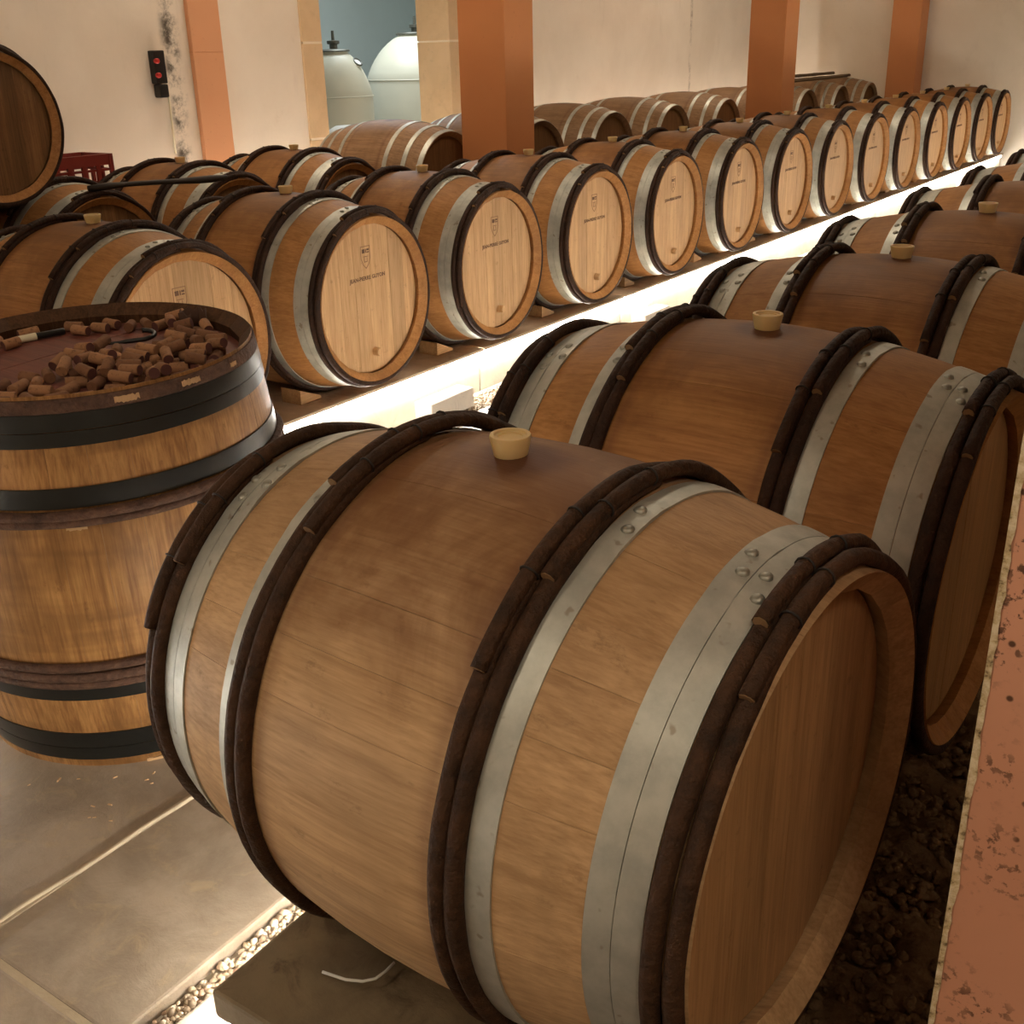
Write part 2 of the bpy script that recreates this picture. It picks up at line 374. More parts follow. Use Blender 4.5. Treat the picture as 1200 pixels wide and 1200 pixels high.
wallbox('ceiling', (XW-WT, YB, CEIL), (XR+.2, YE+.2, CEIL+.2), MAT['ceiling'])
# pale pilaster on the wall beside the cracked corner
pl = tag(empty('pilaster', (XW, 1.70, FZ)), 'pale terracotta painted pilaster on the wall beside the doorway', 'pilaster')
for z0, z1 in ((0, .886-FZ-.003), (.886-FZ+.003, CEIL-FZ-.002)):
    obj('pilaster_block', box('pilaster_block', (.001, 0, z0), (.035, .235, z1), bev=.004), MAT['terra_pale'], pl)
obj('joint', box('joint', (.001, .002, .886-FZ-.006), (.0335, .233, .886-FZ+.006)), MAT['terra_pale'], pl)
obj('conduit', tube('conduit', [(.012, -.205, .90), (.012, -.203, 1.05), (.012, -.20, 1.25)], .006, 6), MAT['cream_plastic'], pl)
# vat room beyond the doorway
for nm, a, b in (('wall_vat_room', (-7.2, 1.5, FZ-.2), (-7.0, 9.5, CEIL)), ('wall_vat_room_end', (-7.0, 9.3, FZ-.2), (XW-WT, 9.5, CEIL)), ('wall_vat_room_side', (-7.0, 1.5, FZ-.2), (XW-WT, 1.7, CEIL))):
    wallbox(nm, a, b, MAT['teal'])
wallbox('floor_vat_room', (-7.2, 1.5, FZ-.2), (XW-.3, 9.5, FZ), MAT['slab'])
wallbox('ceiling_vat_room', (-7.2, 1.5, CEIL), (XW-WT, 9.5, CEIL+.2), MAT['teal'])

# terracotta columns
for y0, lab in ((2.63, 'square terracotta column next to the doorway'), (6.9, 'square terracotta column in the middle of the long cellar wall'), (10.98, 'square terracotta column against the end wall')):
    c = tag(empty('column', (-1.315, y0+.15, FZ)), lab, 'column')
    obj('shaft', box('shaft', (-.165, -.15, -.06), (.165, .15, CEIL-FZ), bev=.006, seg=2), MAT['terra'], c)
    obj('column_base', box('column_base', (-.185, -.17, -.06), (.185, .17, .10), bev=.006), MAT['terra'], c)
# mouldy pillar next to the camera, its plaster arris chipped white
PX, PY = onz(1140, 900, .19)[0], onz(1140, 900, .19)[1]
pr = tag(empty('pillar', (PX+.17, PY+.2, FZ)), 'mouldy pink terracotta pillar with a chipped white corner', 'pillar')
obj('shaft', box('shaft', (-.17, -.2, -.08), (.19, .2, CEIL-FZ), bev=.004, seg=2), MAT['terra_mould'], pr)
V = []; Fc = []; nz_ = 420
for i in range(nz_):
    z = -.05 + i*(CEIL-FZ-.05)/nz_
    w1 = -.001+.0022*noise.noise(Vector((0, 0, z*60)))+.004*max(0, noise.noise(Vector((4, 0, z*14)))-.1); w2 = .006+.003*noise.noise(Vector((7, 0, z*30)))
    V += [(-.1725, -.2+w2+.004, z), (-.1728, -.2027, z), (-.17+w1+.004, -.2012, z)]
for i in range(nz_-1):
    for k in range(2): Fc.append((i*3+k, i*3+k+1, i*3+3+k+1, i*3+3+k))
obj('chipped_edge', mesh('chipped_edge', V, Fc), MAT['chip'], pr)

# plinths carrying the barrel rows
PZR = -.390             # top of the dark plinth
def plinth(lab, x0, x1, ys, mat, kerbmat, PZ=PZ, th=.05):
    p = tag(empty('stone_plinth', ((x0+x1)/2, ys[0], FZ)), lab, 'plinth')
    cx = (x0+x1)/2
    for i in range(len(ys)-1):
        a, b = ys[i]-ys[0]+.003, ys[i+1]-ys[0]-.003
        obj('top_stone', box('top_stone', (x0-cx, a, PZ-FZ-th), (x1-cx, b, PZ-FZ), bev=.006, seg=2), mat, p)
        obj('kerb_stone', box('kerb_stone', (x0-cx+.03, a+.001, -.07), (x1-cx-.03, b-.001, PZ-FZ-th-.001), bev=.004), kerbmat, p)
    return p
plinth('long stone plinth under the row of branded barrels', -.80, -.105, [-6.3, -4.4, -2.5, -.6, .9, 2.2, 3.6, 5.0, 6.6, 8.2, 9.7, 11.2], MAT['plinth'], MAT['kerb'], th=.014)
plinth('dark stained stone plinth under the plain-headed barrels', 1.69, 2.30, [-2.294, -1.2, .3, 1.9, 3.6, 5.4, 7.2, 9.2, 11.2], MAT['beam'], MAT['kerb'], PZR)
plinth('stone plinth of the back row along the plastered wall', -2.32, -1.56, [-3.0, -1.0, 1.0, 2.2], MAT['plinth'], MAT['kerb'])
p2 = tag(empty('stone_plinth', (-1.94, 2.2, FZ)), 'raised stone plinth of the back row behind the columns', 'plinth')
for a, b in ((.003, 2.9), (2.906, 5.9), (5.906, 9.05)):
    obj('top_stone', box('top_stone', (-.38, a, .0), (.30, b, PZ-FZ+.10), bev=.006), MAT['plinth'], p2)

def led(lab, a, b, mat='led'):
    o = empty('led_strip', (a[0], a[1], a[2]))
    A = (0, 0, 0); B = (b[0]-a[0], b[1]-a[1], b[2]-a[2])
    obj('light_tube', box('light_tube', A, B, bev=.002), MAT[mat], o)
    return tag(o, lab, 'light strip')
led('white LED strip along the plinth edge of the branded barrels', (-.1335, -6.3, PZ-.034), (-.110, 11.1, PZ-.0155), 'led_m')
led('white LED strip under the dark plinth of the plain-headed barrels', (1.70, -2.28, PZR-.072), (1.7185, 11.1, PZR-.0525))
led('warm LED strip behind the back row at the foot of the plastered wall', (-2.405, -3.0, FZ+.02), (-2.39, 11.1, FZ+.035), 'led_back')

# gravel in the two gutters: far too many pebbles to count
def pebbles(name, x0, x1, y0, y1, z, n, r0, r1, lab, hump=0.0):
    ico = bmesh.new(); bmesh.ops.create_icosphere(ico, subdivisions=1, radius=1.0)
    bv = np.array([v.co[:] for v in ico.verts]); bf = [tuple(v.index for v in f.verts) for f in ico.faces]; ico.free()
    V = []; Fc = []; tone = []
    for i in range(n):
        r = RNG.uniform(r0, r1); sc = r*np.array([RNG.uniform(.8, 1.4), RNG.uniform(.7, 1.1), RNG.uniform(.5, .8)])
        a, b_, c_ = RNG.uniform(0, 2*PI), RNG.uniform(-.5, .5), RNG.uniform(-.5, .5)
        M3 = np.array((Matrix.Rotation(a, 3, 'Z') @ Matrix.Rotation(b_, 3, 'X') @ Matrix.Rotation(c_, 3, 'Y')))
        jit = 1+RNG.uniform(-.16, .16, (len(bv), 1))
        x, y = RNG.uniform(x0, x1), RNG.uniform(y0, y1)
        P_ = (bv*jit*sc)@M3.T + np.array([x, y, z + RNG.uniform(-.5, .6)*r + hump])
        o = len(V); V += P_.tolist(); Fc += [tuple(k+o for k in f) for f in bf]; tone += [RNG.random()]*len(bv)
    me = raw(name, V, Fc, True); at = me.attributes.new('tone', 'FLOAT', 'POINT'); at.data.foreach_set('value', tone)
    o = obj(name, me, MAT['gravel']); tag(o, lab, 'gravel', kind='stuff'); return o
pebbles('gravel', 1.50, 1.70, -2.9, -1.0, FZ-.020, 6500, .004, .0085, 'pale pebbles in the gutter beside the dark plinth')
pebbles('gravel', -.10, .055, -.4, 3.2, FZ-.012, 5200, .004, .009, 'pale pebbles in the gutter under the lit plinth edge')
sg_ = pebbles('soil_gravel', 2.32, 2.80, -2.6, -.7, FZ-.024, 3600, .005, .013, 'dark earthy gravel between the plain barrels and the mouldy pillar')
sg_.data.materials.clear(); sg_.data.materials.append(MAT['soil'])
struct(obj('trim_2', box('trim_2', (1.49, -6.4, FZ-.07), (1.72, YE-.02, FZ-.03)), MAT['kerb']))
struct(obj('trim_3', box('trim_3', (-.14, -6.4, FZ-.07), (.06, YE-.02, FZ-.018)), MAT['kerb']))

# ------------------------------------------------------------------ barrels
L0, RB0, RH0 = .87, .375, .308
def prof(s, L, Rb, Rh): return Rb-(Rb-Rh)*(abs(2*s/L))**2
def stave_meshes(n, L, Rb, Rh, zoff, th=.027, na=12, nc=3, tag_='', inner=None):
    out = []; wid = RNG.uniform(.75, 1.25, n); wid = wid/wid.sum()*2*PI; a = .1
    for k in range(n):
        a0, a1 = a+.0005, a+wid[k]-.0005; a += wid[k]
        V = []; Fc = []; sm = []; rj = RNG.uniform(-.00025, .00025)
        ss = np.linspace(-L/2, L/2, na+1); m = nc+1
        for s in ss:
            r = prof(s, L, Rb, Rh)+rj
            for j in range(m):
                an = a0+(a1-a0)*j/nc; V.append((s, r*math.cos(an), zoff+r*math.sin(an)))
        o = len(V)
        for s in ss:
            r = prof(s, L, Rb, Rh)-th; s = max(-L/2+.024, min(L/2-.024, s))
            for an in (a0, a1): V.append((s, r*math.cos(an), zoff+r*math.sin(an)))
        for i in range(na):
            for j in range(nc): Fc.append((i*m+j, (i+1)*m+j, (i+1)*m+j+1, i*m+j+1)); sm.append(1)
            Fc.append((o+2*i, o+2*i+1, o+2*i+3, o+2*i+2)); sm.append(0)
            Fc.append((i*m, o+2*i, o+2*i+2, (i+1)*m)); sm.append(0)
            Fc.append((i*m+nc, (i+1)*m+nc, o+2*i+3, o+2*i+1)); sm.append(0)
        Fc.append(tuple(range(m))+(o+1, o)); sm.append(0)
        Fc.append(tuple(na*m+j for j in range(m))[::-1]+(o+2*na, o+2*na+1)); sm.append(0)
        me = mesh('stave'+tag_, V, Fc, sm); nl = [None]*len(me.loops)
        for p in me.polygons:
            for li in p.loop_indices:
                v = me.vertices[me.loops[li].vertex_index].co
                if p.use_smooth:
                    rr_ = math.hypot(v[1], v[2]-zoff); nl[li] = Vector((8*(Rb-Rh)*v[0]/L**2, v[1]/rr_, (v[2]-zoff)/rr_)).normalized()
                else: nl[li] = p.normal.copy()
        me.polygons.foreach_set('use_smooth', [True]*len(me.polygons)); me.normals_split_custom_set(nl)
        if inner is not None:
            me.materials.append(MAT[inner[0]]); me.materials.append(MAT[inner[1]])
            for p, q in zip(me.polygons, sm):
                if not q: p.material_index = 1
        out.append(me)
    return out
def body_mesh(L, Rb, Rh, zoff, th=.027, n=64, na=14):
    ss = np.linspace(-L/2, L/2, na+1)
    pr_ = [(Rh-th+.003, -L/2+.05), (Rh-th, -L/2+.024)] + [(prof(s, L, Rb, Rh), s) for s in ss] + [(Rh-th, L/2-.024), (Rh-th+.003, L/2-.05)]
    return lathe('stave_body', pr_, n, 'x', (0, 0, zoff), cap=False)
def head_boards(nb, R, x1, thick, zoff, vary=True):
    out = []; w = RNG.uniform(.8, 1.25, nb) if vary else np.ones(nb); w = w/w.sum()*2*R; y = -R
    for k in range(nb):
        a, b = y+.0004, y+w[k]-.0004; y += w[k]
        top = []; 
        for j in range(7):
            yy = a+(b-a)*j/6; top.append((yy, math.sqrt(max(0, R*R-yy*yy))))
        pts = top + [(p[0], -p[1]) for p in top[::-1]]
        pts = [p for i, p in enumerate(pts) if i == 0 or abs(p[0]-pts[i-1][0])+abs(p[1]-pts[i-1][1]) > 1e-6]
        if abs(pts[0][0]-pts[-1][0])+abs(pts[0][1]-pts[-1][1]) < 1e-6: pts.pop()
        m = len(pts); dx = RNG.uniform(-.0006, .0006)
        V = [(x1+dx, p[0], zoff+p[1]) for p in pts]+[(x1-thick, p[0], zoff+p[1]) for p in pts]
        Fc = [tuple(range(m)), tuple(range(m, 2*m))[::-1]]+[(i, m+i, m+(i+1) % m, (i+1) % m) for i in range(m)]
        out.append(mesh('head_board', V, Fc))
    return out
def hoop_mesh(s0, s1, L, Rb, Rh, zoff, th=.0024, lap_at=None, n=96, dr=0.0):
    """iron strap following the taper, its end lapped over itself around angle lap_at"""
    V = []; Fc = []; lap = .34
    for k in range(n):
        an = 2*PI*k/n; ex = 0
        if lap_at is not None:
            d = abs((an-lap_at+PI) % (2*PI)-PI)
            ex = .0018 if d < lap/2 else 0
        for s, t in ((s0, -.001), (s0, th+ex), ((s0+s1)/2, th+ex+.0004), (s1, th+ex), (s1, -.001)):
            r = prof(s, L, Rb, Rh)+t+dr; V.append((s, r*math.cos(an), zoff+r*math.sin(an)))
    for k in range(n):
        j = (k+1) % n
        for q in range(4): Fc.append((k*5+q, k*5+q+1, j*5+q+1, j*5+q))
    me = mesh('hoop', V, Fc, True); me.set_sharp_from_angle(angle=math.radians(40)); return me
def rivet_mesh(s, an, L, Rb, Rh, zoff, rad=.0085, h=.0042, dr=.004):
    r = prof(s, L, Rb, Rh)+dr; c = Vector((s, r*math.cos(an), zoff+r*math.sin(an))); n = Vector((0, math.cos(an), math.sin(an)))
    u = Vector((1, 0, 0)); v = n.cross(u); V = []; Fc = []
    for rr, hh in ((1.0, -.002), (.95, h*.45), (.55, h)):
        for k in range(10):
            a = 2*PI*k/10; V.append(c+(u*math.cos(a)+v*math.sin(a))*rad*rr+n*hh)
    for i in range(2):
        for k in range(10): Fc.append((i*10+k, i*10+(k+1) % 10, i*10+10+(k+1) % 10, i*10+10+k))
    Fc.append(tuple(20+k for k in range(10)))
    return mesh('rivet', V, Fc, True)
def twig_meshes(s, a_end, L, Rb, Rh, zoff, rad=.0116, seed=0, direction=1, n=110, dr=0.0):
    """a split chestnut sapling bent round the barrel, its end lapped on top; returns twig, pale cut end, bindings"""
    P_ = []; RR = []; tot = 2*PI+.62
    for i in range(n+1):
        u = i/n; an = a_end+direction*(-tot*(1-u)); k = 1/(1+math.exp(-(u*tot-(tot-.95))*16))
        wob = noise.noise(Vector((seed*5.3, u*9, 0)))
        r0 = rad*(1+.13*noise.noise(Vector((seed, u*26, 2)))+.10*max(0, noise.noise(Vector((seed+9, u*60, 4)))))
        if u < .08: r0 *= .45+.55*u/.08
        r = prof(s, L, Rb, Rh)+rad*.52+k*rad*1.05+dr
        P_.append((s+wob*.0022, r*math.cos(an), zoff+r*math.sin(an))); RR.append(r0*(1-.12*k))
    V, Fc = tube_vf(P_, RR, 8)
    tw = mesh('chestnut_hoop', V, Fc, smooth=[len(f) == 4 for f in Fc])
    e = Vector(P_[-1]); d = (Vector(P_[-1])-Vector(P_[-2])).normalized(); u_ = d.orthogonal().normalized(); w_ = d.cross(u_)
    cv = [e+d*.0008+(u_*math.cos(2*PI*k/8)+w_*math.sin(2*PI*k/8))*RR[-1]*.86 for k in range(8)]
    cv2 = [c-d*.004 for c in cv]
    cut = mesh('cut_end', cv+cv2, [tuple(range(8)), tuple(range(8, 16))[::-1]]+[(k, 8+k, 8+(k+1) % 8, (k+1) % 8) for k in range(8)])
    ties = []
    for fr in (.985-.16/tot, .985-.42/tot):
        i = int(fr*n); c = Vector(P_[i]); t = (Vector(P_[i+1])-Vector(P_[i-1])).normalized(); u_ = t.orthogonal().normalized(); w_ = t.cross(u_)
        ties.append(mesh('binding', *tube_vf([c+(u_*math.cos(2*PI*k/12)+w_*math.sin(2*PI*k/12))*(RR[i]+.0009) for k in range(12)], .0015, 5, closed=True), smooth=True))
    return tw, cut, ties
def text_mesh(body, size, x, y, z):
    cu = bpy.data.curves.new('lettering', 'FONT'); cu.body = body; cu.size = size; cu.align_x = 'CENTER'; cu.extrude = .0003; cu.offset = .0006; cu.space_character = 1.05; cu.resolution_u = 2
    o = bpy.data.objects.new('lettering', cu); COL.objects.link(o)
    dg = bpy.context.evaluated_depsgraph_get(); me = bpy.data.meshes.new_from_object(o.evaluated_get(dg)); bpy.data.objects.remove(o)
    me.transform(Matrix(((0, 0, 1, x), (1, 0, 0, y), (0, 1, 0, z), (0, 0, 0, 1)))); me.name = 'lettering'; me.materials.clear(); return me
def crest_meshes(x, y, z, h):
    """small shield with a dark chief, drawn as strokes on the head"""
    w = h*.62; out = [(-w/2, h/2), (w/2, h/2), (w/2, -.05*h), (.3*w, -.32*h), (0, -.5*h), (-.3*w, -.32*h), (-w/2, -.05*h)]
    parts = []
    m = len(out); t = h*.035
    for i in range(m):
        a = Vector(out[i]); b = Vector(out[(i+1) % m]); d = (b-a).normalized(); nn = Vector((-d[1], d[0]))*t/2; a = a-d*t/2; b = b+d*t/2
        q = [a+nn, b+nn, b-nn, a-nn]
        parts.append(([(x, y+p[0], z+p[1]) for p in q]+[(x-.0006, y+p[0], z+p[1]) for p in q], [(0, 1, 2, 3), (4, 7, 6, 5), (0, 4, 5, 1), (1, 5, 6, 2), (2, 6, 7, 3), (3, 7, 4, 0)]))
    def rect(y0, z0, y1, z1): return box_vf((x-.0006, y+y0, z+z0), (x+.0001, y+y1, z+z1))
    dark = [rect(-.36*w, .20*h, -.06*w, .38*h), rect(.02*w, .20*h, .10*w, .38*h), rect(.16*w, .30*h, .40*w, .38*h), rect(.16*w, .20*h, .40*w, .25*h)]
    pale = parts+[rect(-.25*w, .02*h, .25*w, .06*h), rect(-.18*w, -.18*h, -.12*w, 0), rect(.12*w, -.18*h, .18*w, 0), rect(-.18*w, -.22*h, .18*w, -.18*h)]
    return mesh('crest_chief', *join_vf(dark)), mesh('crest_outline', *join_vf(pale))
def bung_mesh(x, z):
    pr_ = [(.020, -.012), (.0225, 0), (.0275, .024), (.0265, .0262), (.0215, .0262), (.0205, .0235), (.0165, .0235), (.0158, .0215), (.0001, .0215)]
    return lathe('bung', pr_, 24, 'z', (x, 0, z), cap=False)

SEAM = [(.193, .224), (.328, .3575), (.3585, .388)]
TWIGS = [(.161, 0), (.183, 1), (.401, 2), (.4235, 3)]
class Kit:
    """one barrel's pieces in its own frame (axis x, lowest point of the belly at z = 0); shared by all barrels of the kind"""
    def __init__(self, L, Rb, Rh, body, head, full=True, style='chestnut', brand=False, nst=28, zoff=None, bung_x=.008, boards=8, bung=True, lap_front=None, twig='twig'):
        self.parts = []; z = Rb if zoff is None else zoff; self.Rb = Rb
        A = (L, Rb, Rh, z); add = self.parts.append
        if full:
            for me in stave_meshes(nst, *A): add(('stave', me, body, [], None))
            for me in head_boards(boards, Rh-.0255, L/2-.042, .02, z): add(('head_board', me, head, [], None))
        else:
            add(('stave_body', body_mesh(*A), body, [], None))
            add(('head', lathe('head', [(.0001, L/2-.042), (Rh-.0245, L/2-.042), (Rh-.0245, L/2-.062)], 48, 'x', (0, 0, z), cap=False), head, [], None))
        add(('rear_head', lathe('rear_head', [(Rh-.0245, -L/2+.062), (Rh-.0245, -L/2+.042), (.0001, -L/2+.042)], 48, 'x', (0, 0, z), cap=False), head, [], None))
        top = PI/2
        if style == 'chestnut':
            for sg in (1, -1):
                for q, (a, b) in enumerate(SEAM):
                    s0, s1 = sorted((sg*a, sg*b)); la = PI+.0+{0: -1.40, 1: -1.44, 2: -1.36}[q]+(.25 if sg < 0 else 0)
                    subs = []
                    if full:
                        for da in (-.055, .055):
                            subs.append(('rivet', rivet_mesh((s0+s1)/2+.004*(1 if da > 0 else -1), la+da, *A), 'rivet'))
                    add(('metal_hoop', hoop_mesh(s0, s1, *A, lap_at=la, n=96 if full else 56), 'galv', subs, 'grey galvanised hoop'))
                for s, q in TWIGS:
                    ae = {0: 2.42, 1: 2.10, 2: 1.95, 3: 2.20}[q] if sg > 0 else {0: 2.2, 1: 2.0, 2: 2.45, 3: 2.75}[q]
                    tw, cut, tie = twig_meshes(sg*s, ae, *A, seed=q+10*sg, n=110 if full else 64)
                    add(('chestnut_hoop', tw, twig, [('cut_end', cut, 'cut')]+[('binding', t_, 'tie') for t_ in tie] if full else [], 'dark brown bark-covered chestnut hoop'))
        elif style == 'metal':
            for sg in (1, -1):
                for a, b in ((.402, .432), (.30, .328), (.175, .203)):
                    s0, s1 = sorted((sg*a, sg*b)); add(('metal_hoop', hoop_mesh(s0, s1, *A, lap_at=1.3, n=56), 'galv', [], 'grey galvanised hoop'))
        if brand:
            x = L/2-.042+.0013
            tm = text_mesh('JEAN-PIERRE GUYON', .0205, x, .0, z+.075); add(('stamped_lettering', tm, 'ink', [], 'dark stamped lettering'))
            d, o_ = crest_meshes(x, -.004, z+.158, .082); add(('stamped_crest', o_, 'ink_pale', [('crest_chief', d, 'ink')], 'small stamped shield'))
            add(('tap_plug', lathe('tap_plug', [(.0165, L/2-.044), (.0155, L/2-.018), (.013, L/2-.015), (.0001, L/2-.015)], 18, 'x', (0, .012, z-.205), cap=False), head, [], 'round wooden plug low on the head'))
        if bung: add(('bung', bung_mesh(bung_x, 2*Rb), 'bung', [], 'pale silicone bung'))
    def make(self, name, loc, rot=(0, 0, 0), sc=1.0):
        root = empty(name, loc, rot, sc)
        for nm, me, mt, subs, lab in self.parts:
            o = obj(nm, me, MAT[mt], root)
            if lab: o['label'] = lab
            for sn, sm_, smt in subs: obj(sn, sm_, MAT[smt], o)
        return root
KR = Kit(L0, RB0, RH0, 'oak', 'head_plain', bung_x=-.018)
KR2 = Kit(L0, RB0, RH0, 'oak_row', 'head_plain', twig='twig_row')
KRf = Kit(L0, RB0, RH0, 'oak_row', 'head_plain', full=False, twig='twig_row')
KM = Kit(L0, RB0, RH0, 'oak_row', 'head', brand=True, twig='twig_row')
KMf = Kit(L0, RB0, RH0, 'oak_row', 'head', full=False, brand=True, twig='twig_row')
KB = Kit(L0, RB0, RH0, 'oak_row', 'head_dark', twig='twig_row')
KBm = Kit(L0, RB0, RH0, 'oak_metal', 'head_dark', full=False, style='metal', bung=False)

ORD = ['', 'first', 'second', 'third', 'fourth', 'fifth', 'sixth', 'seventh', 'eighth', 'ninth', 'tenth', 'eleventh', 'twelfth', 'thirteenth', 'fourteenth', 'fifteenth']
# right row, plain heads; lying on the dark plinth
RY = [(-1.924, -.066), (-1.135, -.03), (-.311, -.02), (.55, 0), (1.41, .01), (2.27, 0), (3.13, 0), (4.0, 0), (4.9, 0), (5.75, 0)]
for i, (y, yaw) in enumerate(RY):
    k = KR if i == 0 else (KR2 if i < 4 else KRf)
    sc = .997 if i == 0 else 1.008
    b = k.make('wine_barrel', (2.003, y, -.002-RB0*sc), (0, 0, yaw), sc)
    lab = 'big plain-headed oak barrel at the near end of the dark plinth, beside the upright cask' if i == 0 else 'plain-headed oak barrel lying on the dark plinth, %s from its open end' % ORD[i+1]
    tag(b, lab, 'barrel', 'plain-headed barrels on the dark plinth')
# middle row, crest-branded heads
dyM = [.045, .024, .003, -.018, -.01, -.033, -.042, -.023, -.012, .002, .02, .022, .023]
MY = [-1.66, -.78] + [.0322+.8643*i+d for i, d in enumerate(dyM)]
for i, y in enumerate(MY):
    n = len(MY)-i; k = KM if i < 8 else KMf
    b = k.make('wine_barrel', (-L0/2*.985+RNG.uniform(-.006, .006), y, PZ+.009), (0, 0, RNG.uniform(-.012, .012)), .985)
    tag(b, 'crest-branded oak barrel on the lit plinth, %s from the end wall' % ORD[n], 'barrel', 'branded barrels on the lit plinth')
# back row along the wall
for i, (y, lab) in enumerate([(-.78, 'dark-headed barrel under the stacked barrel, farther from the doorway'), (.03, 'dark-headed barrel with a rusty bar across it, below the red crate'), (.82, 'dark-headed barrel in front of the cracked wall'), (1.62, 'dark-headed chestnut-hooped barrel beside the pale pilaster')]):
    b = KB.make('wine_barrel', (-1.90, y, PZ+.009), (0, 0, RNG.uniform(-.015, .015)), .985); tag(b, lab, 'barrel', 'dark-headed barrels of the back row')
YM = [2.58, 3.62, 4.62, 5.62, 6.66, 7.66, 8.66, 9.66, 10.66]
for i, y in enumerate(YM):
    b = KBm.make('wine_barrel', (-1.975, y, PZ+.10), (0, 0, RNG.uniform(-.03, .03)), 1.0)
    tag(b, 'metal-hooped old barrel of the back row, %s from the end wall' % ORD[len(YM)-i], 'barrel', 'metal-hooped barrels behind the columns')
b = KB.make('wine_barrel', (-1.53-L0/2*.925, -.36, .618-RB0*.925), (0, 0, 0), .925); tag(b, 'brown-headed barrel stacked on top of the back row', 'barrel')

# chocks that keep the barrels from rolling
wv = [(-.05, 0, 0), (.05, 0, 0), (.05, .11, 0), (-.05, .11, 0), (-.05, 0, .012), (.05, 0, .012), (.05, .11, .058), (-.05, .11, .058)]
wm = mesh('wedge', wv, [(0, 1, 2, 3), (4, 5, 6, 7), (0, 1, 5, 4), (1, 2, 6, 5), (2, 3, 7, 6), (3, 0, 4, 7)]); wm.materials.append(MAT['wedge'])
for i, y in enumerate(MY):
    for sg in (1, -1):
        o = link(bpy.data.objects.new('wooden_wedge', wm)); o.location = (-.255, y+sg*.125, PZ+.0005); o.rotation_euler = (0, 0, 0 if sg > 0 else PI)
        tag(o, 'wooden wedge chocking the %s branded barrel from the end wall, %s' % (ORD[len(MY)-i], 'far side' if sg > 0 else 'cask side'), 'wedge', 'wedges on the lit plinth')
for i, (y, yaw) in enumerate(RY[:5]):
    for sg in (1, -1):
        o = link(bpy.data.objects.new('wooden_wedge', wm)); o.location = (2.15, y+sg*.12, PZR+.0005); o.rotation_euler = (0, 0, 0 if sg > 0 else PI)
        tag(o, 'wooden wedge under the %s plain-headed barrel from the open plinth end, %s' % (ORD[i+1], 'far side' if sg > 0 else 'near side'), 'wedge', 'wedges on the dark plinth')

# stone blocks standing in the gutter below the lit plinth
for (px, py), lab in (((517, 470), 'cut stone block in the pebble gutter, nearest the upright cask'), ((753, 372), 'cut stone block in the pebble gutter, half hidden by a plain barrel'), ((1112, 219), 'cut stone block in the pebble gutter near the end wall')):
    y = onz(px, py, FZ)[1]
    o = obj('stone_block', box('stone_block', (-.045, -.15, 0), (.045, .15, .085), bev=.006, seg=2), MAT['block'])
    o.location = (-.052+.01, y-.12, FZ-.006); o.rotation_euler = (0, 0, .02); tag(o, lab, 'stone')
y = onz(228, 1188, FZ)[1]
o = obj('stone_block', box('stone_block', (-.05, -.12, 0), (.05, .12, .08), bev=.006, seg=2), MAT['block']); qb = onz(236, 1196, FZ+.05); o.location = (qb[0]+.02, qb[1]-.06, FZ-.03)
tag(o, 'pale stone block in the pebbles at the open end of the dark plinth', 'stone')

# ------------------------------------------------------------------ the upright cask
UL, URb, URh = .853, .391, .354
UO = Vector((.654, -1.601, FZ+.002)); UA = Vector((.021, -.035, 1)).normalized()
UB = Vector((0, 1, 0)).cross(UA).normalized(); UC = UA.cross(UB)
cask = empty('upright_cask')
cask.matrix_world = Matrix(((UA[0], UB[0], UC[0], UO[0]), (UA[1], UB[1], UC[1], UO[1]), (UA[2], UB[2], UC[2], UO[2]), (0, 0, 0, 1)))
tag(cask, 'weathered upright cask with black iron hoops and wine corks on top', 'cask')
# cask frame: x up, y and z across; meshes are built centred and then lifted by half the height
def lift(me): me.transform(Matrix.Translation((UL/2, 0, 0))); return me
A = (UL, URb, URh, 0.0)
for me in stave_meshes(24, *A, th=.026, inner=('old_oak', 'old_inner')): obj('stave', lift(me), MAT['old_oak'], cask)
for me in head_boards(6, URh-.0245, UL/2-.045, .022, 0.0): obj('head_board', lift(me), MAT['old_head'], cask)
obj('lower_head', lift(lathe('lower_head', [(URh-.028, -UL/2+.06), (URh-.028, -UL/2+.04), (.0001, -UL/2+.04)], 40, 'x', cap=False)), MAT['old_oak'], cask)
for h0, h1, dr in ((.786, .819, .0008), (.756, .784, .0), (.636, .676, 0), (.200, .232, 0), (.069, .109, 0), (.034, .067, 0)):
    hm = lift(hoop_mesh(h0-UL/2, h1-UL/2, *A, th=.003, lap_at=2.9, n=96, dr=dr)); ho = obj('iron_hoop', hm, MAT['iron'], cask); ho['label'] = 'black iron hoop'
    for da in (-.05, .05): obj('rivet', lift(rivet_mesh((h0+h1)/2-UL/2, 2.9+da, *A)), MAT['iron'], ho)
for q, (h, rad) in enumerate(((.623, .011), (.607, .0095), (.285, .0105), (.262, .0115), (.243, .010))):
    tw, cut, tie = twig_meshes(h-UL/2, [3.9, 3.3, 2.6, 4.4, 1.0][q], *A, rad=rad, seed=40+q)
    t_ = obj('old_wooden_hoop', lift(tw), MAT['twig_old'], cask); t_['label'] = 'worn purple-brown wooden hoop'
    obj('cut_end', lift(cut), MAT['cut'], t_)
